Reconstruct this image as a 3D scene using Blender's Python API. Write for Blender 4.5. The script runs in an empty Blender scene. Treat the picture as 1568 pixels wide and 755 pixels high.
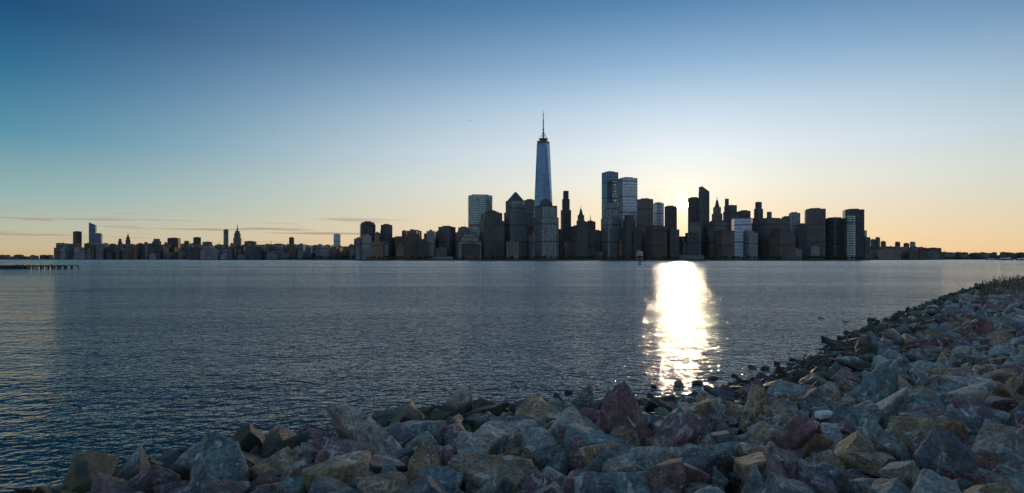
import bpy, bmesh, math, random
import numpy as np
from mathutils import Vector, Matrix, noise
random.seed(7); rng=np.random.default_rng(11)
S=bpy.context.scene
F=934.0; EYE=4.0
def X(b,d): return (b-784)/F*d          # image pixel column -> metres east at range d
def Z(e,d): return EYE+(397-e)/F*d      # image pixel row -> metres above water at range d
def lin(r,g,b):
    f=lambda c:(c/255/12.92) if c/255<=0.04045 else ((c/255+0.055)/1.055)**2.4
    return (f(r),f(g),f(b),1)
SAZ=math.atan2(1045-784,F); SEL=math.radians(4.9)
sd=Vector((math.sin(SAZ)*math.cos(SEL),math.cos(SAZ)*math.cos(SEL),math.sin(SEL)))

# ------------------------------------------------------------ node helpers
class NT:
    def __init__(s,nt): s.nt=nt; s.n=nt.nodes; s.l=nt.links
    def new(s,t,**k):
        n=s.n.new(t)
        for a,b in k.items(): setattr(n,a,b)
        return n
    def put(s,sock,v):
        if isinstance(v,bpy.types.NodeSocket): s.l.new(v,sock)
        elif v is not None:
            if hasattr(sock.default_value,'__len__') and len(sock.default_value)==4 and hasattr(v,'__len__') and len(v)==3: v=(*v,1)
            sock.default_value=v
    def math(s,op,a,b=None,c=None,clamp=False):
        n=s.new('ShaderNodeMath',operation=op,use_clamp=clamp)
        s.put(n.inputs[0],a)
        if b is not None: s.put(n.inputs[1],b)
        if c is not None: s.put(n.inputs[2],c)
        return n.outputs[0]
    def vmath(s,op,a,b=None):
        n=s.new('ShaderNodeVectorMath',operation=op)
        s.put(n.inputs[0],a)
        if b is not None: s.put(n.inputs[1],b)
        return n.outputs['Value'] if op in('DOT_PRODUCT','LENGTH') else n.outputs[0]
    def mix(s,f,a,b,mode='MIX'):
        n=s.new('ShaderNodeMix',data_type='RGBA',blend_type=mode)
        s.put(n.inputs[0],f); s.put(n.inputs[6],a); s.put(n.inputs[7],b)
        return n.outputs[2]
    def ramp(s,f,pts,interp='LINEAR'):
        n=s.new('ShaderNodeValToRGB'); cr=n.color_ramp; cr.interpolation=interp
        while len(cr.elements)>1: cr.elements.remove(cr.elements[-1])
        cr.elements[0].position=pts[0][0]; cr.elements[0].color=c4(pts[0][1])
        for p,c in pts[1:]:
            e=cr.elements.new(p); e.color=c4(c)
        s.put(n.inputs[0],f); return n.outputs[0]
    def noise(s,vec,scale,detail=2,rough=0.5,out=0,dist=0):
        n=s.new('ShaderNodeTexNoise'); s.put(n.inputs['Vector'],vec)
        n.inputs['Scale'].default_value=scale; n.inputs['Detail'].default_value=detail
        n.inputs['Roughness'].default_value=rough; n.inputs['Distortion'].default_value=dist
        return n.outputs[out]
    def mapr(s,v,a,b,c=0,d=1,smooth=False):
        n=s.new('ShaderNodeMapRange'); 
        if smooth: n.interpolation_type='SMOOTHSTEP'
        s.put(n.inputs[0],v)
        for i,q in enumerate((a,b,c,d)): n.inputs[1+i].default_value=q
        return n.outputs[0]
def c4(c):
    if not hasattr(c,'__len__'): return (c,c,c,1)
    return tuple(c) if len(c)==4 else (*c,1)
def mat(name):
    m=bpy.data.materials.new(name); m.use_nodes=True
    t=NT(m.node_tree); p=t.n['Principled BSDF']; return m,t,p

# ------------------------------------------------------------ world
w=bpy.data.worlds.new("World"); S.world=w; w.use_nodes=True
t=NT(w.node_tree); bg=t.n['Background']
tc=t.new('ShaderNodeTexCoord').outputs['Generated']
dirn=t.vmath('NORMALIZE',tc)
sep=t.new('ShaderNodeSeparateXYZ'); t.put(sep.inputs[0],dirn)
zc=t.math('MAXIMUM',sep.outputs[2],0.0)
away=t.ramp(zc,[(0,lin(194,168,134)),(.015,lin(198,180,146)),(.04,lin(182,186,166)),(.08,lin(146,178,178)),(.16,lin(80,142,166)),(.24,lin(38,106,146)),(.31,lin(17,76,120)),(.45,lin(22,74,116)),(.65,lin(70,112,150)),(1,lin(105,140,172))])
near=t.ramp(zc,[(0,lin(250,206,152)),(.03,lin(250,216,170)),(.07,lin(245,226,196)),(.12,lin(240,238,226)),(.17,lin(228,237,242)),(.23,lin(202,223,240)),(.30,lin(154,191,224)),(.38,lin(98,148,194)),(.46,lin(76,126,172)),(.65,lin(80,124,164)),(1,lin(105,140,172))])
ca=t.vmath('DOT_PRODUCT',dirn,(math.sin(SAZ),math.cos(SAZ),0))
k=t.math('POWER',t.mapr(ca,.45,1.0),2.1)
col=t.mix(k,away,near)
# unseen antisolar dawn sky, brightened as fill light for rock and facade fronts
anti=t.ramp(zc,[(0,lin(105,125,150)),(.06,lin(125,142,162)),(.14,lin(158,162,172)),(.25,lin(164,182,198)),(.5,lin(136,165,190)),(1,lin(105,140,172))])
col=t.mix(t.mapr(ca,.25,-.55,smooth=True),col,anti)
# thin cirrus streaks low in the north-east sky
mp=t.vmath('MULTIPLY',dirn,(6,6,170))
cn=t.noise(mp,1.0,3,.55)
cm=t.mapr(cn,.52,.64,smooth=True)
band=t.math('MULTIPLY',t.mapr(zc,.022,.034,smooth=True),t.mapr(zc,.075,.055,smooth=True))
lft=t.mapr(sep.outputs[0],-.12,-.28,smooth=True)
cm=t.math('MULTIPLY',t.math('MULTIPLY',cm,band),lft)
col=t.mix(t.math('MULTIPLY',cm,.8),col,lin(172,148,132))
sdot=t.math('MAXIMUM',t.vmath('DOT_PRODUCT',dirn,tuple(sd)),0.0)
g1=t.mix(1.0,c4((1,.62,.2)),t.math('MULTIPLY',t.math('POWER',sdot,4500.0),.8),'MULTIPLY')
g2=t.mix(1.0,c4((1,.88,.70)),t.math('MULTIPLY',t.math('POWER',sdot,150.0),.13),'MULTIPLY')
col=t.mix(1.0,col,t.mix(1.0,g1,g2,'ADD'),'ADD')
disc=t.math('MULTIPLY',t.mapr(sdot,math.cos(math.radians(.52)),math.cos(math.radians(.45))),40.0)
col=t.mix(1.0,col,t.mix(1.0,c4((1,.9,.7)),disc,'MULTIPLY'),'ADD')
for n_ in t.n:
    if n_.type=='MIX': n_.clamp_result=False
sky=t.new('ShaderNodeTexSky',sky_type='NISHITA'); sky.sun_disc=False
sky.sun_elevation=SEL; sky.sun_rotation=SAZ
scaled=t.vmath('SCALE',sky.outputs[0]); scaled.node.inputs['Scale'].default_value=.0015
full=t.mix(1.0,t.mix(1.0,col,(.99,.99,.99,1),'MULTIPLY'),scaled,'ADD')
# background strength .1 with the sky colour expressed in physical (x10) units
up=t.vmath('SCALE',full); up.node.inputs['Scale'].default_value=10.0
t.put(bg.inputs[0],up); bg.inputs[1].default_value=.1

sl=bpy.data.lights.new('sun','SUN'); sl.energy=.42; sl.angle=math.radians(.5); sl.color=(1,.74,.46)
so=bpy.data.objects.new('sun',sl); S.collection.objects.link(so)
so.rotation_euler=sd.to_track_quat('Z','Y').to_euler(); so.location=sd*500
cam=bpy.data.cameras.new('camera'); co=bpy.data.objects.new('camera',cam); S.collection.objects.link(co)
co.location=(0,0,EYE); co.rotation_euler=(math.pi/2,0,0)
cam.sensor_width=36; cam.lens=36*F/1568; cam.shift_y=(397-377.5)/1568; cam.clip_end=90000; cam.clip_start=.1
S.camera=co
S.view_settings.view_transform='Standard'

# ------------------------------------------------------------ mesh helpers
def link(name,me,mats=(),parent=None,loc=(0,0,0),rz=0):
    for m in mats: me.materials.append(m)
    o=bpy.data.objects.new(name,me); S.collection.objects.link(o)
    o.location=loc; o.rotation_euler=(0,0,rz)
    if parent: o.parent=parent
    return o
class MB:
    def __init__(s): s.v=[];s.f=[];s.m=[]
    def prism(s,lo,hi,m=0,cap=True):
        n=len(lo); b=len(s.v); s.v+=list(lo)+list(hi)
        for i in range(n):
            j=(i+1)%n; s.f.append((b+i,b+j,b+n+j,b+n+i)); s.m.append(m)
        if cap:
            s.f.append(tuple(b+i for i in reversed(range(n)))); s.m.append(m)
            s.f.append(tuple(b+n+i for i in range(n))); s.m.append(cap if cap is not True else m)
    def box(s,x0,x1,y0,y1,z0,z1,m=0,top=None):
        r=lambda z:[(x0,y0,z),(x1,y0,z),(x1,y1,z),(x0,y1,z)]
        s.prism(r(z0),r(z1),m,top if top is not None else True)
    def ring(s,cx,cy,r,z,n=16,sx=1,sy=1): return [(cx+r*sx*math.cos(2*math.pi*i/n),cy+r*sy*math.sin(2*math.pi*i/n),z) for i in range(n)]
    def cyl(s,cx,cy,r0,r1,z0,z1,m=0,n=12): s.prism(s.ring(cx,cy,r0,z0,n),s.ring(cx,cy,max(r1,.01),z1,n),m)
    def bar(s,a,b,r,m=0,n=5):
        a=Vector(a);b=Vector(b);q=(b-a).to_track_quat('Z','Y')
        o=[q@Vector((r*math.cos(2*math.pi*i/n),r*math.sin(2*math.pi*i/n),0)) for i in range(n)]
        s.prism([tuple(a+p) for p in o],[tuple(b+p) for p in o],m)
    def mesh(s,name):
        me=bpy.data.meshes.new(name); me.from_pydata(s.v,[],s.f)
        me.polygons.foreach_set('material_index',s.m); me.update(); return me

# ------------------------------------------------------------ building materials
def facade(name,wall,glass,floor=3.9,bay=3.2,fw=.55,bw=.62,rough=.15,metal=0.0,spec=.5,seed=0,mk=.6,wv=.8):
    m,t,p=mat(name)
    oc=t.new('ShaderNodeTexCoord'); s=t.new('ShaderNodeSeparateXYZ'); t.put(s.inputs[0],oc.outputs['Object'])
    ns=t.new('ShaderNodeSeparateXYZ'); t.put(ns.inputs[0],oc.outputs['Normal'])
    ax=t.math('ABSOLUTE',ns.outputs[0]); ay=t.math('ABSOLUTE',ns.outputs[1])
    sel=t.math('GREATER_THAN',ax,ay)
    u=t.math('ADD',t.math('MULTIPLY',s.outputs[1],sel),t.math('MULTIPLY',s.outputs[0],t.math('SUBTRACT',1.0,sel)))
    fu=t.math('FRACT',t.math('DIVIDE',u,bay)); fv=t.math('FRACT',t.math('DIVIDE',s.outputs[2],floor))
    win=t.math('MULTIPLY',t.math('LESS_THAN',fu,bw),t.math('LESS_THAN',fv,fw))
    win=t.math('MULTIPLY',win,t.math('LESS_THAN',t.math('ABSOLUTE',ns.outputs[2]),.7))
    # mechanical floors: a louvred band every 15 storeys
    mech=t.math('LESS_THAN',t.math('FRACT',t.math('DIVIDE',s.outputs[2],floor*15)),.09)
    # per window tone variation (blinds, interiors)
    cx=t.new('ShaderNodeCombineXYZ')
    t.put(cx.inputs[0],t.math('FLOOR',t.math('DIVIDE',u,bay*3))); t.put(cx.inputs[1],t.math('FLOOR',t.math('DIVIDE',s.outputs[2],floor*2))); t.put(cx.inputs[2],t.math('ADD',sel,float(seed)))
    wn=t.new('ShaderNodeTexWhiteNoise',noise_dimensions='3D'); t.put(wn.inputs[0],cx.outputs[0])
    big=t.noise(oc.outputs['Object'],.03,3)
    oi=t.new('ShaderNodeObjectInfo').outputs['Random']
    g=t.mix(t.math('MULTIPLY',wn.outputs[0],wv),c4(glass),tuple(min(1,c*2.2+.06) for c in glass[:3])+(1,))
    wl=t.mix(t.mapr(big,.35,.65),c4(tuple(c*.72 for c in wall[:3])),c4(tuple(c*1.2 for c in wall[:3])))
    wl=t.mix(1.0,wl,t.ramp(oi,[(0,(.5,.52,.57)),(.4,(1.0,.97,.94)),(.7,(.8,.9,1.05)),(1,(1.9,1.85,1.8))]),'MULTIPLY')
    cc=t.mix(win,wl,g); cc=t.mix(t.math('MULTIPLY',mech,mk),cc,(.03,.03,.03,1))
    t.put(p.inputs['Base Color'],cc)
    t.put(p.inputs['Roughness'],t.math('ADD',t.math('MULTIPLY',win,rough-.75),.75))
    if metal: t.put(p.inputs['Metallic'],t.math('MULTIPLY',win,metal))
    # every pane sits slightly out of true, so reflections break up from pane to pane
    bp=t.new('ShaderNodeBump'); t.put(bp.inputs['Height'],t.noise(oc.outputs['Object'],.12,3)); bp.inputs['Distance'].default_value=.5; bp.inputs['Strength'].default_value=.5
    t.put(p.inputs['Normal'],bp.outputs[0])
    return m
MA={}
MA['brown']=facade('brown_masonry',(.095,.08,.07),(.035,.045,.055))
MA['brick']=facade('red_brick',(.12,.08,.06),(.035,.04,.045),3.1,3.6,.5,.45,.2)
MA['stone']=facade('pale_stone',(.24,.22,.20),(.04,.05,.06),3.8,3.4,.55,.5,.2)
MA['dark']=facade('dark_curtain_wall',(.03,.03,.035),(.02,.026,.035),3.9,1.6,.7,.8,.08)
MA['grey']=facade('grey_concrete',(.15,.15,.16),(.04,.05,.065),3.6,3,.5,.6,.2)
MA['blue']=facade('blue_curtain_wall',(.06,.08,.11),(.10,.16,.22),3.9,1.5,.82,.9,.12,.6,wv=.4)
MA['pale']=facade('pale_glass',(.24,.27,.33),(.40,.48,.60),3.9,1.5,.8,.9,.15,.45,wv=.4)
MA['teal']=facade('green_glass',(.12,.16,.16),(.25,.33,.33),7.8,1.5,.7,.92,.15,.6,wv=.5)
MA['gran']=facade('granite_and_glass',(.25,.23,.22),(.15,.22,.26),3.9,2.6,.65,.6,.12,.6)
rm,rt,rp=mat('roof_gravel'); rt.put(rp.inputs['Base Color'],rt.ramp(rt.noise(rt.new('ShaderNodeTexCoord').outputs['Object'],.2,4),[(.3,.05),(.7,.12)])); rp.inputs['Roughness'].default_value=.9
tm,tt,tp=mat('trim_metal'); tt.put(tp.inputs['Base Color'],tt.ramp(tt.noise(tt.new('ShaderNodeTexCoord').outputs['Object'],.1,3),[(.3,.05),(.7,.12)])); tp.inputs['Roughness'].default_value=.5
cm_,ct,cp=mat('copper_roof'); ct.put(cp.inputs['Base Color'],ct.ramp(ct.noise(ct.new('ShaderNodeTexCoord').outputs['Object'],.1,3),[(.3,(.035,.055,.05)),(.7,(.06,.09,.08))])); cp.inputs['Roughness'].default_value=.6

def tier(b,w,d,z0,z1,relief='piers',ch=0):
    hx,hy=w/2,d/2
    if ch:
        c=ch; r=lambda z:[(-hx+c,-hy,z),(hx-c,-hy,z),(hx,-hy+c,z),(hx,hy-c,z),(hx-c,hy,z),(-hx+c,hy,z),(-hx,hy-c,z),(-hx,-hy+c,z)]
        b.prism(r(z0),r(z1),0,1)
    else: b.box(-hx,hx,-hy,hy,z0,z1,0,1)
    if relief=='piers' and not ch:
        for (L,hh,axis) in ((w,hy,0),(d,hx,1)):
            n=max(2,int(L/9)); 
            for i in range(n+1):
                u=-L/2+.7+i*(L-1.4)/n
                for sg in(-1,1):
                    a0,a1=sorted((sg*hh-.05*sg,sg*(hh+.7)))
                    if axis==0: b.box(u-.7,u+.7,a0,a1,z0,z1-.4,2)
                    else: b.box(a0,a1,u-.7,u+.7,z0,z1-.4,2)
    elif relief=='bands' and not ch:
        z=z0+11.7
        while z<z1-4:
            b.box(-hx-.35,hx+.35,-hy-.35,hy+.35,z,z+1.1,2); z+=11.7
    # parapet
    if not ch:
        p=.9
        for a in((-hx-p*.4,hx+p*.4,-hy-p*.4,-hy+p),( -hx-p*.4,hx+p*.4,hy-p,hy+p*.4),(-hx-p*.4,-hx+p,-hy+p,hy-p),(hx-p,hx+p*.4,-hy+p,hy-p)):
            b.box(*a,z1-.3,z1+1.5,2)
names={'brown':'brown_masonry_tower','brick':'brick_apartment_tower','stone':'stone_office_tower','dark':'dark_glass_office_tower','grey':'concrete_office_tower','blue':'blue_glass_skyscraper','pale':'pale_glass_skyscraper','teal':'green_glass_office_tower','gran':'granite_office_tower'}
def building(b0,b1,top,d,sty,crown='flat',rot=None,name=None,setb=0):
    if rot is None: rot=random.choice([-24,18,22,-18,28,12])
    a=math.radians(abs(rot)); wv=(b1-b0)/F*d; asp=random.uniform(.65,.95)
    wd=wv/(math.cos(a)+asp*math.sin(a)); dp=wd*asp
    H=Z(top,d)-2.0; b=MB()
    rel='piers' if sty in('brown','stone','brick','grey','gran') else 'bands'
    if crown=='flat':
        h1=H-5; tier(b,wd,dp,0,h1,rel)
        b.box(-wd*.28,wd*.25,-dp*.3,dp*.25,h1-.5,H,2,1)
        b.box(wd*.1,wd*.35,dp*.0,dp*.33,h1-.5,h1+2.6,2,1)
        if random.random()<.5: b.cyl(wd*.1,dp*.1,.35,.1,H-.5,H+random.uniform(6,16),2,6)
        b.cyl(-wd*.3,dp*.3,2.2,2.2,h1+1,h1+4,2,10); b.cyl(-wd*.3,dp*.3,2.4,.2,h1+4,h1+6,2,10)
    elif crown=='step':
        n=3; zz=[0,H*.72,H*.88,H]; s=1
        for i in range(n):
            tier(b,wd*s,dp*s,zz[i]-(1 if i else 0),zz[i+1],rel); s*=.72
        b.cyl(0,0,.5,.1,H,H+12,2,6)
    elif crown=='pyramid':
        h1=H*.86; tier(b,wd,dp,0,h1*.8,rel); tier(b,wd*.86,dp*.86,h1*.8-1,h1,rel)
        q=.40; r=[(-wd*q,-dp*q,h1-.3),(wd*q,-dp*q,h1-.3),(wd*q,dp*q,h1-.3),(-wd*q,dp*q,h1-.3)]
        e=.03; b.prism(r,[(-e*wd,-e*dp,H),(e*wd,-e*dp,H),(e*wd,e*dp,H),(-e*wd,e*dp,H)],3)
    elif crown=='mast_pyr':
        h1=H*.93; tier(b,wd,dp,0,h1*.83,rel); tier(b,wd*.84,dp*.84,h1*.83-1,h1,rel)
        for i in range(4):
            q=.36*(1-i*.22); b.box(-wd*q,wd*q,-dp*q,dp*q,h1-.3+(H-h1)*i/4,h1+(H-h1)*(i+1)/4,3)
    elif crown=='dome':
        h1=H*.87; tier(b,wd,dp,0,h1*.78,rel); tier(b,wd*.88,dp*.88,h1*.78-1,h1,rel)
        R=min(wd,dp)*.40
        for i in range(6):
            a0=i*math.pi/12;a1=(i+1)*math.pi/12
            b.cyl(0,0,R*math.cos(a0),R*math.cos(a1),h1+(H-h1)*math.sin(a0),h1+(H-h1)*math.sin(a1),3,20)
    elif crown=='spire':
        zz=[0,H*.55,H*.70,H*.80]; s=1
        for i in range(3):
            tier(b,wd*s,dp*s,zz[i]-(1 if i else 0),zz[i+1],rel); s*=.74
        q=wd*s*.45; r=[(-q,-q,zz[3]-.3),(q,-q,zz[3]-.3),(q,q,zz[3]-.3),(-q,q,zz[3]-.3)]
        b.prism(r,[(-q*.3,-q*.3,H*.92),(q*.3,-q*.3,H*.92),(q*.3,q*.3,H*.92),(-q*.3,q*.3,H*.92)],3)
        b.cyl(0,0,1.4,.15,H*.92-.3,H,2,6)
    elif crown=='slant':
        h1=H*.93; tier(b,wd,dp,0,h1,rel)
        hx,hy=wd/2-.1,dp/2-.1
        b.prism([(-hx,-hy,h1),(hx,-hy,h1),(hx,hy,h1),(-hx,hy,h1)],[(-hx,-hy,H),(hx,-hy,h1+.5),(hx,hy,h1+.5),(-hx,hy,H)],0)
    elif crown=='chamfer':
        h1=H-4; tier(b,wd,dp,0,h1*.95,rel,ch=min(wd,dp)*.22); tier(b,wd*.86,dp*.86,h1*.95-1,h1,'none',ch=min(wd,dp)*.2)
        b.box(-wd*.22,wd*.22,-dp*.22,dp*.22,h1-.5,H,2,1)
    elif crown=='curved':
        n=14; hx,hy=wd/2,dp/2
        def rr(z,o=0): return [( -hx-o,hy,z)]+[(-hx-o+(2*hx+2*o)*i/n, -hy*.4-(hy*.6+o)*math.sin(math.pi*i/n),z) for i in range(n+1)]+[(hx+o,hy,z)]
        b.prism(rr(0),rr(H-4),0,1)
        z=8
        while z<H-8: b.prism(rr(z,.4),rr(z+1.4,.4),2); z+=7.8
        b.box(-hx*.7,hx*.7,-hy*.2,hy*.7,H-4.5,H,2,1)
    me=b.mesh('building')
    o=link(name or names[sty],me,(MA[sty],rm,tm,cm_),loc=(X((b0+b1)/2,d),d,2.0),rz=math.radians(rot))
    return o
B=building
# lower Manhattan, west to east
B(549,577,339,2120,'dark','chamfer'); B(584,600,343,2150,'brown'); B(600,628,362,2200,'brick'); B(617,650,359,2060,'brick','step')
B(650,672,356,2150,'brown'); B(672,697,346,2100,'brown'); B(697,738,359,2030,'stone','step'); B(702,718,347,2300,'grey')
B(716,755,298,2180,'teal','curved',rot=8); B(734,772,322,2080,'brown','mast_pyr'); B(772,807,294,2120,'gran','pyramid',rot=28)
B(803,820,305,2350,'stone','flat'); B(817,855,304,2050,'gran','dome',rot=26); B(859,874,293,2400,'brown','step',rot=10)
B(874,900,345,2020,'brown'); B(881,898,313,2500,'stone','spire',rot=12); B(896,912,338,2300,'brick')
B(922,946,263,2350,'blue','flat',rot=20); B(921,951,311,2120,'gran','step',rot=22); B(947,975,272,2300,'pale','flat',rot=14)
B(975,1001,304,2150,'brown','flat',rot=-16); B(1001,1016,310,2350,'pale','flat'); B(1017,1037,315,2150,'dark','flat',rot=-12)
B(1053,1073,302,2250,'brown','flat',rot=-14); B(1071,1085,286,2150,'grey','slant',rot=14); B(1089,1107,298,2450,'stone','spire',rot=10)
B(1104,1135,315,2350,'brown','step'); B(1084,1112,338,2100,'stone','flat'); B(1121,1150,333,2100,'pale','flat',rot=-10); B(1153,1170,310,2400,'brown','step')
B(1163,1202,334,2080,'brown','flat'); B(1198,1215,331,2250,'grey'); B(1208,1225,325,2150,'gran'); B(1221,1236,342,2080,'dark')
B(1232,1264,319,2080,'brown','flat',rot=-20); B(1264,1293,333,2050,'dark','flat',rot=16); B(1291,1322,320,2080,'dark','flat',rot=-18); B(1296,1309,329,2010,'teal','curved',rot=-6)
B(1318,1331,363,2120,'brown')
# second row and lower waterfront blocks
for (a,b_,tp_,d,s,c) in [(628,645,352,2500,'brown','flat'),(756,770,340,2450,'grey','flat'),(846,862,352,2080,'brick','flat'),(905,922,352,2150,'brown','flat'),(951,975,330,2080,'brown','step'),(990,1020,345,2050,'brick','flat'),
    (1020,1039,350,2060,'brown','flat'),(1036,1054,362,2080,'stone','flat'),(1054,1075,340,2080,'stone','flat'),(1098,1122,352,2030,'brick','flat'),(1148,1170,340,2150,'brown','flat'),(1180,1215,350,2020,'brick','step'),(1130,1150,322,2500,'brown','flat'),
    (1172,1184,325,2500,'stone','step'),(1108,1118,305,2600,'brown','step'),(900,908,328,2550,'brown','spire'),(1240,1290,350,2180,'grey','flat'),(705,735,372,2000,'brick','flat'),(775,800,368,2000,'stone','flat'),(800,822,345,2300,'brown','flat'),(578,590,366,2200,'grey','flat'),(640,655,366,2040,'brick','flat')]:
    B(a,b_,tp_,d,s,c)

# landmark: tapering spired tower
def spired():
    par=bpy.data.objects.new('spired_glass_skyscraper',None); S.collection.objects.link(par)
    d=2200; par.location=(X(832,d),d,2); par.rotation_euler=(0,0,math.radians(24))
    b=MB(); h=29
    b.box(-h,h,-h,h,0,57,0)
    lo=[(-h,-h,57),(h,-h,57),(h,h,57),(-h,h,57)]; g=26; hi=[(0,-g,417),(g,0,417),(0,g,417),(-g,0,417)]
    k=len(b.v); b.v+=lo+hi
    for i in range(4):
        j=(i+1)%4
        b.f.append((k+i,k+j,k+4+i)); b.m.append(0)
        b.f.append((k+j,k+4+j,k+4+i)); b.m.append(0)
    b.f.append((k+4,k+5,k+6,k+7)); b.m.append(1)
    link('shaft',b.mesh('shaft'),(MA['one'],rm),par)
    b=MB(); q=g
    b.prism([(0,-q+.8,417),(q-.8,0,417),(0,q-.8,417),(-q+.8,0,417)],[(0,-q+.8,427),(q-.8,0,427),(0,q-.8,427),(-q+.8,0,427)],0)
    link('parapet',b.mesh('parapet'),(tm,),par)
    b=MB(); b.cyl(0,0,15,15,427,429.5,0,24); b.cyl(0,0,9,9,429.5,434,0,16); b.cyl(0,0,17,17,434,436,0,24)
    for i in range(8):
        a=i*math.pi/4; b.bar((16*math.cos(a),16*math.sin(a),435),(1.5*math.cos(a),1.5*math.sin(a),462),.5)
    z=434; r=2.6
    for zz,rr in((470,2.2),(500,1.6),(525,1.0),(541,.3)):
        b.cyl(0,0,r,rr,z,zz,0,8); b.cyl(0,0,rr+1.4,rr+1.4,zz-1.5,zz,0,10) if zz<540 else None
        z=zz-.1; r=rr
    link('spire',b.mesh('spire'),(tm,),par)
MA['one']=facade('tower_blue_glass',(.07,.11,.17),(.10,.18,.29),4.0,1.5,.85,.9,.08,.8,mk=.1,wv=.25)
spired()

# midtown
MT=[(84,97,379,'grey','flat'),(98,110,373,'brown','flat'),(113,124,354,'brick','flat'),(137,147,341,'blue','slant'),(146,156,357,'blue','flat'),(168,178,373,'brown','flat'),(180,188,366,'dark','step'),
(192,200,355,'brown','spire'),(203,216,376,'grey','flat'),(219,228,371,'brown','step'),(232,248,366,'brown','step'),(258,275,364,'dark','flat'),(280,292,369,'brown','step'),(296,308,363,'dark','flat'),(310,325,370,'stone','flat'),
(330,340,374,'brown','step'),(343,349,351,'grey','flat'),(375,392,369,'brown','flat'),(395,410,376,'brick','step'),(418,436,373,'brown','flat'),(443,450,363,'dark','flat'),(452,466,380,'brick','flat'),(486,500,381,'brown','flat'),(510,522,358,'pale','flat'),(531,548,378,'brown','flat'),(160,167,381,'brick','flat'),(127,136,380,'brown','flat'),(251,257,371,'grey','step'),(353,357,372,'brown','flat'),(413,417,368,'brown','spire'),(470,480,377,'grey','step')]
for a,b_,tp_,s,c in MT:
    B(a,b_,tp_,7000-(a/548)*3200 ,s,c)
def empire():
    d=5600; b=MB(); H=Z(343,d); w=(370-357.5)/F*d*.8
    for s,z0,z1 in((1.35,0,.28),(1,.28,.60),(.8,.60,.72),(.6,.72,.79)):
        tier(b,w*s,w*s*.7,H*z0-(1 if z0 else 0),H*z1,'piers')
    b.cyl(0,0,w*.14,w*.12,H*.79,H*.86,3,12); b.cyl(0,0,w*.1,w*.03,H*.86,H*.9,3,12); b.cyl(0,0,3.5,1.2,H*.9,H,2,6)
    link('art_deco_skyscraper',b.mesh('art_deco'),(MA['stone'],rm,tm,cm_),loc=(X(363.5,d),d,2),rz=.2)
empire()
# Brooklyn / far right towers
for a,b_,tp_,s in[(1334,1340,366,'brown'),(1341,1347,363,'stone'),(1349,1356,369,'brown'),(1371,1378,370,'brick'),(1384,1392,372,'brown'),(1394,1401,370,'stone'),(1360,1368,377,'grey'),(1404,1412,381,'brown')]:
    B(a,b_,tp_,4200,s,'flat')

# mass of low blocks
def mass(name,spans,mats,smin=16,smax=40):
    b=MB()
    for (a0,a1,d0,d1,t0,t1,n) in spans:
        for i in range(n):
            a=a0+(a1-a0)*random.random(); d=random.uniform(d0,d1)
            if d0<3000 and abs(X(a,d)-X(1045,d))<26: tp0=372
            else: tp0=random.uniform(t0,t1)
            x=X(a,d); H=Z(tp0,d); w=random.uniform(smin,smax); de=random.uniform(smin,smax); m=random.randrange(len(mats))
            b.box(x-w/2,x+w/2,d-de/2,d+de/2,1,H,m); b.box(x-w/5,x+w/6,d-de/5,d+de/4,H-.5,H+random.uniform(2.5,6),m)
    return link(name,b.mesh(name),mats)
fm=[MA['brown'],MA['brick'],MA['grey'],MA['stone'],MA['dark']]
mass('distant_city_blocks',[(550,1325,2040,2600,352,388,260),(545,720,2040,2500,362,388,70)],fm)
mass('distant_city_blocks',[(90,300,4800,6500,372,391,240),(300,545,3000,4600,374,391,240)],fm,20,60)
mass('distant_city_blocks',[(1326,1440,2900,4500,378,391,90),(1400,1700,6500,7500,386,393,200),(-100,100,9000,10000,390,394,60)],fm,25,80)

# ------------------------------------------------------------ land
lm,lt,lp=mat('city_ground'); lt.put(lp.inputs['Base Color'],lt.ramp(lt.noise(lt.new('ShaderNodeTexCoord').outputs['Object'],.01,4),[(.3,(.05,.055,.045)),(.7,(.1,.095,.085))])); lp.inputs['Roughness'].default_value=.9
def land(name,pts,z=2.6):
    b=MB(); b.prism([(x,y,-3) for x,y in pts],[(x,y,z) for x,y in pts]); return link(name,b.mesh(name),(lm,))
land('manhattan_island',[(X(545,2080),2080),(X(560,2000),2000),(X(700,1960),1960),(X(1000,1940),1940),(X(1290,1960),1960),(X(1332,2010),2010),(X(1338,2500),2500),(X(1330,4400),4400),(-1500,9000),(X(75,7600),7600),(X(80,6800),6800),(X(300,4400),4400),(X(450,2900),2900)])
land('brooklyn_shore',[(X(1325,2900)+60,2900),(X(1400,3100),3100),(X(1480,4800),4800),(X(1800,5500),5500),(9500,9500),(1800,9500)],3.4)
land('far_jersey_shore',[(X(-300,8600),8600),(X(90,8600),8600),(-3000,12500),(-14000,12500)],16)

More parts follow.
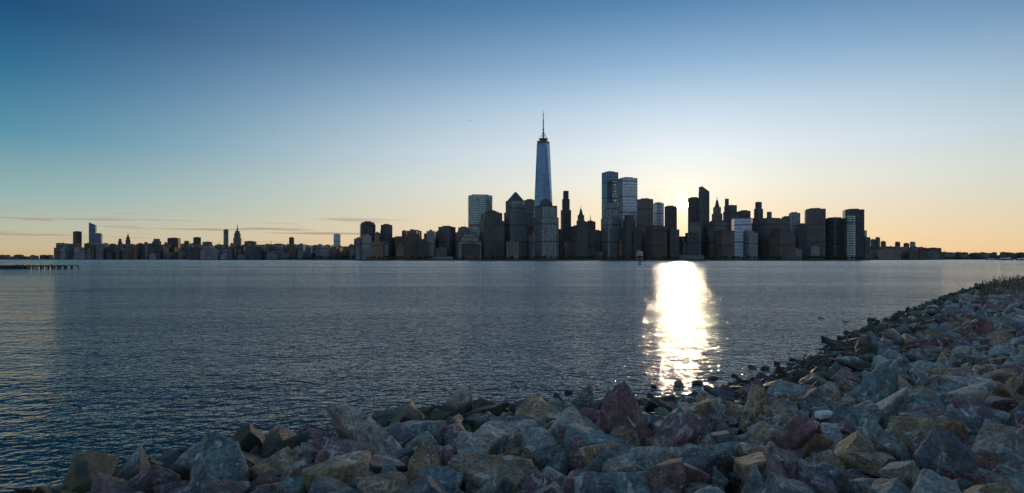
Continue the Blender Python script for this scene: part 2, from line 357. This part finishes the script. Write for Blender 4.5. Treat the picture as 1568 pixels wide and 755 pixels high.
# trees along the waterfronts (one mass)
fo,ft,fp=mat('foliage'); ft.put(fp.inputs['Base Color'],ft.ramp(ft.noise(ft.new('ShaderNodeTexCoord').outputs['Object'],.3,3),[(.3,(.03,.035,.02)),(.7,(.07,.065,.035))])); fp.inputs['Roughness'].default_value=.9
def trees(name,segs,hh=12):
    b=MB()
    for (b0,d0,b1,d1,n) in segs:
        for i in range(n):
            f=random.random(); d=d0+(d1-d0)*f+random.uniform(2,30); x=X(b0,d0)+(X(b1,d1)-X(b0,d0))*f
            H=hh*random.uniform(.6,1.15); b.cyl(x,d,.4,.2,2,2+H*.5,0,5)
            for k in range(34):
                th=random.uniform(0,6.28); ph=random.uniform(-.6,1.5); r=H*.38*random.uniform(.4,1.0)
                c=Vector((x+r*math.cos(th)*math.cos(ph),d+r*math.sin(th)*math.cos(ph),2+H*.62+r*.9*math.sin(ph)))
                s=H*.13*random.uniform(.6,1.3); k0=len(b.v)
                b.v+=[tuple(c+Vector((random.uniform(-s,s),random.uniform(-s,s),random.uniform(-s,s)))) for _ in range(4)]
                b.f+=[(k0,k0+1,k0+2),(k0,k0+2,k0+3),(k0,k0+1,k0+3)]; b.m+=[0,0,0]
    link(name,b.mesh(name),(fo,))
trees('waterfront_trees',[(560,2005,700,1968,90),(700,1968,1000,1948,150),(1000,1948,1290,1966,170),(1215,1962,1328,2002,80)],13)
trees('waterfront_trees',[(300,4420,450,2950,120),(450,2950,545,2110,90),(80,6800,300,4420,160)],15)
trees('waterfront_trees',[(1345,2930,1400,3120,60),(1400,3120,1480,4820,120),(1480,4820,1750,5450,140)],20)

# ferry terminal sheds on the waterfront
def shed(b0,b1,d,h,name):
    b=MB(); x0,x1=X(b0,d),X(b1,d); w=x1-x0; b.box(-w/2,w/2,-12,12,0,h*.7,0,1)
    n=max(2,int(w/9))
    for i in range(n): 
        u=-w/2+(i+.5)*w/n; b.box(u-1,u+1,-12.6,-11.95,0,h*.68,1)
    b.prism([(-w/2-1,-13,h*.7),(w/2+1,-13,h*.7),(w/2+1,13,h*.7),(-w/2-1,13,h*.7)],[(-w/2-1,-.3,h),(w/2+1,-.3,h),(w/2+1,.3,h),(-w/2-1,.3,h)],2)
    link(name,b.mesh(name),(MA['stone'],tm,tm),loc=((x0+x1)/2,d,2.6))
shed(1040,1076,1962,15,'ferry_terminal'); shed(664,694,1985,11,'ferry_terminal'); shed(1195,1225,1975,12,'pier_shed')

# ------------------------------------------------------------ shore bank
SH=[(-60,-66),(-35,-36),(-20,-12),(-12,0),(-9.0,6.8),(-7.8,9.9),(-7.0,11.6),(-5.4,13.1),(-3.7,14.4),(-1.3,15.7),(.3,16.2),(2.1,16.3),(4.2,16.9),(6.8,18.6),(9.6,21.2),(13.1,25.3),(17.6,31.2),(22.5,37),(34,50.5),(51.5,70.5),(69.5,90),(100,118),(200,205),(600,520)]
def sdist(x,y):
    x=np.asarray(x,float);y=np.asarray(y,float); best=np.full(x.shape,1e9); sg=np.ones(x.shape)
    for (ax,ay),(bx,by) in zip(SH[:-1],SH[1:]):
        dx,dy=bx-ax,by-ay; tt_=np.clip(((x-ax)*dx+(y-ay)*dy)/(dx*dx+dy*dy),0,1)
        px,py=ax+tt_*dx-x,ay+tt_*dy-y; dd=np.hypot(px,py); s_=-np.sign(dx*(y-ay)-dy*(x-ax))
        u=dd<best-1e-9; best=np.where(u,dd,best); sg=np.where(u,s_,sg)
    return best*sg
def ground(x,y):
    s=sdist(x,y)+.35*np.sin(np.asarray(x)*.9)*np.cos(np.asarray(y)*.7)
    q=np.maximum(s,0); q=np.where(q<2.5,q*.62,q-.95)
    z=np.where(s<0,s*.2,2.4*(1-np.exp(-q*.095)))
    return np.maximum(z,-3)
def axis(a,b,fa,fb,f,c):
    v=list(np.arange(fa,fb,f)); x=fa;st=f
    L=[]
    while x>a: st*=1.25; x-=min(st,c); L.append(x)
    x=fb;st=f;R=[fb]
    while x<b: st*=1.25; x+=min(st,c); R.append(x)
    return np.array(L[::-1]+v+R)
gx=axis(-60,600,-14,50,.4,12); gy=axis(-60,520,-4,60,.4,12)
GX,GY=np.meshgrid(gx,gy); GZ=ground(GX,GY)-.3
nx,ny=len(gx),len(gy)
idx=np.arange(nx*ny).reshape(ny,nx)
me=bpy.data.meshes.new('shore_bank'); me.from_pydata(np.stack([GX,GY,GZ],-1).reshape(-1,3).tolist(),[],np.stack([idx[:-1,:-1],idx[:-1,1:],idx[1:,1:],idx[1:,:-1]],-1).reshape(-1,4).tolist())
me.polygons.foreach_set('use_smooth',[True]*len(me.polygons))
gm,gt,gp=mat('dark_gravel'); pos=gt.new('ShaderNodeNewGeometry').outputs['Position']
gt.put(gp.inputs['Base Color'],gt.ramp(gt.noise(pos,7,6,.7),[(.3,(.012,.01,.009)),(.6,(.03,.027,.024)),(.75,(.06,.055,.05))])); gp.inputs['Roughness'].default_value=.9
bp=gt.new('ShaderNodeBump'); gt.put(bp.inputs['Height'],gt.noise(pos,14,5,.7)); bp.inputs['Distance'].default_value=.08; gt.put(gp.inputs['Normal'],bp.outputs[0])
link('shore_bank',me,(gm,))

# ------------------------------------------------------------ rocks
rk,t,p=mat('riprap_stone')
oi=t.new('ShaderNodeObjectInfo').outputs['Random']; ge=t.new('ShaderNodeNewGeometry'); pos=ge.outputs['Position']
ob=t.new('ShaderNodeTexCoord').outputs['Object']
off=t.vmath('ADD',ob,None); 
cxyz=t.new('ShaderNodeCombineXYZ'); t.put(cxyz.inputs[0],t.math('MULTIPLY',oi,37.0)); t.put(cxyz.inputs[1],t.math('MULTIPLY',oi,91.0))
t.put(off.node.inputs[1],cxyz.outputs[0])
base=t.ramp(oi,[(0,(.19,.25,.265)),(.14,(.35,.385,.38)),(.25,(.23,.13,.145)),(.34,(.38,.27,.17)),(.44,(.15,.21,.225)),(.54,(.27,.175,.175)),(.62,(.41,.39,.35)),(.71,(.13,.15,.18)),(.79,(.19,.135,.175)),(.87,(.31,.23,.155)),(.94,(.25,.30,.29))],'CONSTANT')
n1=t.noise(off,1.6,6,.65,dist=.6); n2=t.noise(off,9,8,.75); n3=t.noise(off,2.6,5,.6)
vein=t.noise(off,1.1,8,.7,dist=1.8)
c=t.mix(t.mapr(n1,.38,.62),t.mix(1.0,base,(.45,.44,.46,1),'MULTIPLY'),t.mix(1.0,base,(1.2,1.17,1.12,1),'MULTIPLY'))
c=t.mix(t.math('MULTIPLY',t.mapr(n3,.53,.64,smooth=True),.4),c,(.28,.17,.10,1))
c=t.mix(t.math('MULTIPLY',t.mapr(vein,.56,.62,smooth=True),.7),c,(.55,.57,.57,1))
c=t.mix(1.0,c,t.ramp(n2,[(.32,.25),(.5,.95),(.68,1.7)]),'MULTIPLY')
sz=t.new('ShaderNodeSeparateXYZ'); t.put(sz.inputs[0],pos)
hz=t.math('ADD',sz.outputs[2],t.math('MULTIPLY',t.math('SUBTRACT',t.noise(pos,.9,4),.5),.5))
wet=t.mapr(hz,.82,.50,smooth=True)
wc=t.mix(t.mapr(t.noise(pos,1.4,4),.5,.62),(.022,.017,.013,1),(.05,.06,.014,1))
c=t.mix(t.math('MULTIPLY',wet,.93),c,wc)
t.put(p.inputs['Base Color'],c)
t.put(p.inputs['Roughness'],t.mix(wet,(.7,)*3+(1,),(.5,)*3+(1,)))
bp=t.new('ShaderNodeBump'); hh=t.math('ADD',t.math('MULTIPLY',n2,.5),t.math('MULTIPLY',t.noise(off,3.5,8,.7),.9))
t.put(bp.inputs['Height'],hh); bp.inputs['Distance'].default_value=.07; bp.inputs['Strength'].default_value=1.0; t.put(p.inputs['Normal'],bp.outputs[0])

bm=bmesh.new(); bmesh.ops.create_icosphere(bm,subdivisions=5,radius=1)
D5=np.array([v.co[:] for v in bm.verts]); F5=[[v.index for v in f.verts] for f in bm.faces]; bm.free()
def rockmesh(i):
    ax=np.array([1,random.uniform(.62,.92),random.uniform(.5,.8)])
    N=[];Hh=[]
    for a in range(3):
        for sg in(-1,1):
            n=np.zeros(3); n[a]=sg; n+=rng.normal(0,.25,3); n/=np.linalg.norm(n); N.append(n); Hh.append(ax[a]*random.uniform(.68,1.0))
    for k in range(random.randint(4,8)):
        n=rng.normal(0,1,3); n/=np.linalg.norm(n); N.append(n)
        Hh.append(np.linalg.norm(n*ax)*random.uniform(.70,.95))
    N=np.array(N);Hh=np.array(Hh)
    q=np.maximum(D5@N.T,0)/Hh
    r=(q**60).sum(1)**(-1/60)
    V=D5*r[:,None]; o=Vector((i*13.1,i*7.7,0))
    for j in range(len(V)):
        v=Vector(V[j]); 
        dsp=.05*noise.fractal(v*2.0+o,1.0,2.0,6)+.035*(abs(noise.noise(v*3.5+o))-.2)
        V[j]*=1+dsp
    me=bpy.data.meshes.new('rock_mesh'); me.from_pydata(V.tolist(),[],F5)
    me.polygons.foreach_set('use_smooth',[True]*len(F5)); me.materials.append(rk); return me
RM=[rockmesh(i) for i in range(22)]
rp_=bpy.data.objects.new('riprap_rocks',None); S.collection.objects.link(rp_)
from collections import defaultdict
cnt=0
def scatter(n,smin,smax,k,region,lift,power=1.6,shore=False,jit=.1):
    global cnt
    grid=defaultdict(list); cell=smax*2
    x=rng.uniform(region[0],region[1],n); y=rng.uniform(region[2],region[3],n)
    s=sdist(x,y); g=ground(x,y)
    for i in range(n):
        if s[i]<-.7 or s[i]>region[4]: continue
        if x[i]**2+y[i]**2<4: continue
        if y[i]>8 and x[i]>y[i]*1.15+3: continue
        rr=smin+(smax-smin)*random.random()**power
        if not shore:
            lim=1.3 if x[i]>5 else (.2+max(0,x[i])*.25)
            if s[i]<lim: rr*=.6
            if s[i]<-.2: rr*=.6
        cx_,cy_=int(x[i]//cell),int(y[i]//cell); ok=True
        for a in(-1,0,1):
            for b in(-1,0,1):
                for (px,py,pr) in grid[(cx_+a,cy_+b)]:
                    if (px-x[i])**2+(py-y[i])**2<(k*(pr+rr))**2: ok=False;break
                if not ok:break
            if not ok:break
        if not ok: continue
        grid[(cx_,cy_)].append((x[i],y[i],rr))
        o=bpy.data.objects.new('rock',random.choice(RM)); S.collection.objects.link(o); o.parent=rp_
        o.location=(x[i],y[i],g[i]+lift*rr+random.uniform(-jit,jit)*(1 if s[i]>2 else .3))
        o.rotation_euler=(random.gauss(0,.4),random.gauss(0,.4),random.uniform(0,6.28)); o.scale=(rr,rr,rr); cnt+=1
scatter(1500,.50,.62,1.3,(-14,24,1.5,32,14),.0,1.0)     # the biggest armour stones
scatter(40000,.22,.50,.80,(-14,24,1.5,32,14),.25,1.2)
scatter(22000,.12,.23,.72,(-14,24,1.5,32,14),-.1)     # chinking stones between
scatter(34000,.32,.62,.78,(24,110,10,135,9),.2)
scatter(6000,.32,.62,.78,(14,24,32,60,9),.2)
scatter(9000,.10,.2,.72,(4,30,15,48,1.8),.1,shore=True)
print('rocks',cnt)
# loose stones standing in the shallows
for (a,e,r) in [(955,600,.12),(1002,590,.1),(1040,588,.15),(1068,585,.16),(1092,578,.12),(1125,574,.1),(1150,561,.15),(1172,563,.18),(1268,521,.2),(1286,517,.25),(1297,508,.18),(1310,512,.25),(1240,545,.15),(1333,489,.25),(1215,550,.14),(1190,556,.12),(870,600,.1)]:
    d=EYE*F/(e-397+2); o=bpy.data.objects.new('rock',random.choice(RM)); S.collection.objects.link(o); o.parent=rp_
    o.location=(X(a,d),d,0.02); o.scale=(r*1.2,r,r); o.rotation_euler=(.1,.2,random.uniform(0,6))

# ------------------------------------------------------------ water
wm,t,p=mat('harbour_water'); pos=t.new('ShaderNodeNewGeometry').outputs['Position']
p.inputs['Base Color'].default_value=(.004,.018,.022,1); p.inputs['IOR'].default_value=1.333; p.inputs['Roughness'].default_value=.05
mpn=t.new('ShaderNodeMapping'); t.put(mpn.inputs[0],pos); mpn.inputs['Rotation'].default_value=(0,0,math.radians(-12)); mpn.inputs['Scale'].default_value=(.62,1,1)
v=mpn.outputs[0]
mp2=t.new('ShaderNodeMapping'); t.put(mp2.inputs[0],pos); mp2.inputs['Rotation'].default_value=(0,0,math.radians(14)); mp2.inputs['Scale'].default_value=(.9,1,1)
a1=t.noise(v,.6,2,.5); a2=t.noise(v,2.6,2,.5,dist=.5); a3=t.noise(mp2.outputs[0],6,2,.5); a4=t.noise(v,.09,2)
st=t.new('ShaderNodeMapping'); t.put(st.inputs[0],pos); st.inputs['Scale'].default_value=(.12,1,1); 
streak=t.mapr(t.noise(st.outputs[0],.022,4,.6),.38,.62,.6,1.1)
h=t.math('ADD',t.math('MULTIPLY',a1,.18),t.math('MULTIPLY',a2,.15))
h=t.math('ADD',h,t.math('MULTIPLY',a3,.05)); h=t.math('ADD',h,t.math('MULTIPLY',a4,.4))
h=t.math('MULTIPLY',h,streak)
bp=t.new('ShaderNodeBump'); t.put(bp.inputs['Height'],h); bp.inputs['Distance'].default_value=1.0; bp.inputs['Strength'].default_value=1.0
# added normal tilt towards the camera side, so reflections come from higher sky
spw=t.new('ShaderNodeSeparateXYZ'); t.put(spw.inputs[0],pos)
lean=t.math('MULTIPLY',t.mapr(spw.outputs[1],8,70,-.08,-.17),t.mapr(streak,.6,1.1,.65,1.0))
cl=t.new('ShaderNodeCombineXYZ'); t.put(cl.inputs[1],lean)
t.put(p.inputs['Normal'],t.vmath('NORMALIZE',t.vmath('ADD',bp.outputs[0],cl.outputs[0])))
b=MB(); R=45000
b.v=[(-R,-400,0),(R,-400,0),(R,R,0),(-R,R,0)]; b.f=[(0,1,2,3)]; b.m=[0]
link('water',b.mesh('water'),(wm,))

# ------------------------------------------------------------ small objects
wd_,t,p=mat('weathered_timber'); t.put(p.inputs['Base Color'],t.ramp(t.noise(t.new('ShaderNodeTexCoord').outputs['Object'],3,5),[(.3,(.03,.025,.02)),(.7,(.09,.075,.06))])); p.inputs['Roughness'].default_value=.85
b=MB(); 
for i in range(14):
    x=-i*2.4
    for yy in(0,4,8): b.cyl(x+random.uniform(-.2,.2),yy,.22,.2,-3,random.uniform(.9,2.1) if yy==0 else 1.3,0,8)
    if i<13: b.box(x-2.3,x-.1,-.3,8.3,1.25,1.5,0)
b.box(-33,0,-.45,-.31,1.0,1.24,0)
link('timber_pier',b.mesh('timber_pier'),(wd_,),loc=(-183,249,0))
b=MB(); n=24; lo=[];hi=[]
for i in range(n):
    a=2*math.pi*i/n; lo.append((60*math.cos(a)*(1+.1*math.sin(3*a)),16*math.sin(a),-1)); hi.append((52*math.cos(a)*(1+.1*math.sin(3*a)),11*math.sin(a),1.2+.5*math.sin(5*a)))
b.prism(lo,hi); link('breakwater',b.mesh('breakwater'),(gm,),loc=(-268,262,0))
# buoy
bmm,t,p=mat('buoy_paint'); t.put(p.inputs['Base Color'],t.ramp(t.noise(t.new('ShaderNodeTexCoord').outputs['Object'],3,5),[(.3,(.02,.035,.02)),(.7,(.04,.08,.04))])); p.inputs['Roughness'].default_value=.5
b=MB(); b.cyl(0,0,1.2,1.2,-.6,.6,0,20); b.cyl(0,0,1.2,.7,.6,.85,0,20)
for i in range(4):
    a=i*math.pi/2+.3; b.bar((.8*math.cos(a),.8*math.sin(a),.8),(.3*math.cos(a),.3*math.sin(a),2.7),.07)
b.box(-.6,.6,-.05,.05,1.4,2.5,0); b.cyl(0,0,.4,.4,2.7,2.8,0,12); b.cyl(0,0,.15,.12,2.8,3.2,0,8)
link('navigation_buoy',b.mesh('buoy'),(bmm,),loc=(X(980,440),440,0))
# ferries far right
wp,t,p=mat('ship_paint'); t.put(p.inputs['Base Color'],t.ramp(t.noise(t.new('ShaderNodeTexCoord').outputs['Object'],.3,4),[(.3,.45),(.7,.7)])); p.inputs['Roughness'].default_value=.5
def ferry(a,d,L,rz):
    b=MB(); h=L*.11
    lo=[(-L/2,-L*.07,0),(L*.36,-L*.07,0),(L*.47,0,0),(L*.36,L*.07,0),(-L/2,L*.07,0)]; hi=[(-L/2,-L*.09,h*.6),(L*.38,-L*.09,h*.6),(L*.52,0,h*.8),(L*.38,L*.09,h*.6),(-L/2,L*.09,h*.6)]
    b.prism(lo,hi,1); b.box(-L*.42,L*.3,-L*.075,L*.075,h*.58,h*1.1,0); b.box(-L*.36,L*.22,-L*.065,L*.065,h*1.1,h*1.5,0); b.box(L*.1,L*.2,-L*.05,L*.05,h*1.5,h*1.85,0); b.cyl(-L*.1,0,L*.03,L*.025,h*1.5,h*2.1,1,10)
    for i in range(9): b.box(-L*.38+i*L*.075,-L*.34+i*L*.075,-L*.0765,-L*.074,h*.75,h*.98,1)
    link('ferry_boat',b.mesh('ferry'),(wp,tm),loc=(X(a,d),d,-.2),rz=rz)
ferry(1541,2300,60,.1); ferry(1517,2800,45,3.0); ferry(1566,2100,50,.2)
def crane(a,d,h):
    b=MB()
    for x in(-9,9):
        for y in(-8,8): b.bar((x,y,0),(x,y,h*.6),.9,0,4)
    for y in(-8,8): b.bar((-9,y,h*.6),(9,y,h*.6),.9,0,4); b.bar((-9,y,h*.3),(9,y,h*.3),.7,0,4)
    b.bar((-35,0,h*.6),(40,0,h*.6),1.1,0,4); b.bar((9,0,h*.6),(4,0,h),.9,0,4); b.bar((4,0,h),(38,0,h*.6),.4,0,4); b.bar((4,0,h),(-33,0,h*.6),.4,0,4)
    link('gantry_crane',b.mesh('crane'),(tm,),loc=(X(a,d),d,3))
crane(1432,4700,75); crane(1446,4800,70); crane(1470,5000,70)

# ducks, gull
def skin(name,pts,edges,rad,mats,loc,rz,sc=1,extra=None):
    me=bpy.data.meshes.new(name); me.from_pydata(pts,edges,[]); o=link(name,me,mats,loc=loc,rz=rz); o.scale=(sc,)*3
    m=o.modifiers.new('s','SKIN'); o.modifiers.new('ss','SUBSURF').levels=2; o.modifiers['ss'].render_levels=2
    for i,r in enumerate(rad): me.skin_vertices[0].data[i].radius=r if hasattr(r,'__len__') else (r,r)
    me.skin_vertices[0].data[0].use_root=True; return o
dk,t,p=mat('duck_feathers'); t.put(p.inputs['Base Color'],t.ramp(t.noise(t.new('ShaderNodeTexCoord').outputs['Object'],14,4),[(.4,(.03,.025,.02)),(.6,(.12,.09,.06))])); p.inputs['Roughness'].default_value=.8
for a,e,rz in((1100,465,.3),(1258,488,2.6),(1296,493,2.9)):
    d=EYE*F/(e-397)
    skin('duck',[(0,0,.02),(.14,0,.03),(.2,0,.08),(.22,0,.14),(.26,0,.17),(.33,0,.16),(-.14,0,.03),(-.25,0,.06)],[(0,1),(1,2),(2,3),(3,4),(4,5),(0,6),(6,7)],[(.11,.09),(.09,.08),.05,.035,.05,.012,(.09,.07),.02],(dk,),(X(a,d),d,-.02),rz,.75)
gl_,t,p=mat('gull_feathers'); t.put(p.inputs['Base Color'],t.ramp(t.noise(t.new('ShaderNodeTexCoord').outputs['Object'],6,4),[(.4,.3),(.6,.6)])); p.inputs['Roughness'].default_value=.8
skin('gull',[(0,0,0),(.2,0,.03),(.3,0,.03),(-.2,0,0),(-.35,0,0),(.05,.3,.16),(-.02,.65,.12),(.05,-.3,.16),(-.02,-.65,.12)],[(0,1),(1,2),(0,3),(3,4),(0,5),(5,6),(0,7),(7,8)],[(.08,.08),.06,.02,.06,(.05,.01),(.07,.015),(.02,.008),(.07,.015),(.02,.008)],(gl_,),(X(720,230),230,Z(185,230)),.6,1.0)

# litter: weathered foam block on the rocks
fw,t,p=mat('weathered_foam'); oc=t.new('ShaderNodeTexCoord').outputs['Object']; t.put(p.inputs['Base Color'],t.ramp(t.noise(oc,12,5),[(.3,.55),(.6,.8)])); p.inputs['Roughness'].default_value=.7
bm=bmesh.new(); bmesh.ops.create_cube(bm,size=1); bmesh.ops.scale(bm,vec=(.36,.2,.13),verts=bm.verts); bmesh.ops.bevel(bm,geom=bm.edges[:],offset=.03,segments=3,affect='EDGES')
bmesh.ops.subdivide_edges(bm,edges=bm.edges[:],cuts=2)
for v_ in bm.verts: v_.co+=v_.normal*.02*noise.noise(v_.co*9)
me=bpy.data.meshes.new('foam'); bm.to_mesh(me); bm.free()
# rest it on the stone underneath
bpy.context.view_layer.update()
hit=S.ray_cast(bpy.context.evaluated_depsgraph_get(),Vector((5.9,11.5,8)),Vector((0,0,-1)))
o=link('foam_block',me,(fw,),loc=(5.9,11.5,(hit[1].z if hit[0] else 1.7)+.05),rz=.3)

# dry grass on the crest
gs,t,p=mat('dry_grass'); t.put(p.inputs['Base Color'],t.ramp(t.noise(t.new('ShaderNodeNewGeometry').outputs['Position'],2,3),[(.3,(.06,.05,.025)),(.7,(.18,.14,.07))])); p.inputs['Roughness'].default_value=.9
b=MB()
for i in range(2600):
    d=random.uniform(45,75); x=d*random.uniform(.765,.9); s=float(sdist(x,d)) 
    if s<2.6 or random.random()>.5+.5*math.sin(x*1.7): continue
    z=float(ground(x,d)); h=random.uniform(.6,1.5); a=random.uniform(0,6.28); l=Vector((math.cos(a),math.sin(a),0)); q=Vector((-l.y,l.x,0))*.014
    c0=Vector((x,d,z)); c1=c0+l*h*.12+Vector((0,0,h*.6)); c2=c0+l*h*.32+Vector((0,0,h)); k0=len(b.v)
    b.v+=[tuple(c0-q),tuple(c0+q),tuple(c1+q),tuple(c1-q),tuple(c2)]; b.f+=[(k0,k0+1,k0+2,k0+3),(k0+3,k0+2,k0+4)]; b.m+=[0,0]
    if random.random()<.3: b.bar(c1.lerp(c2,.6),c2+Vector((0,0,.08)),.025,0,4)
link('dry_grass',b.mesh('dry_grass'),(gs,))
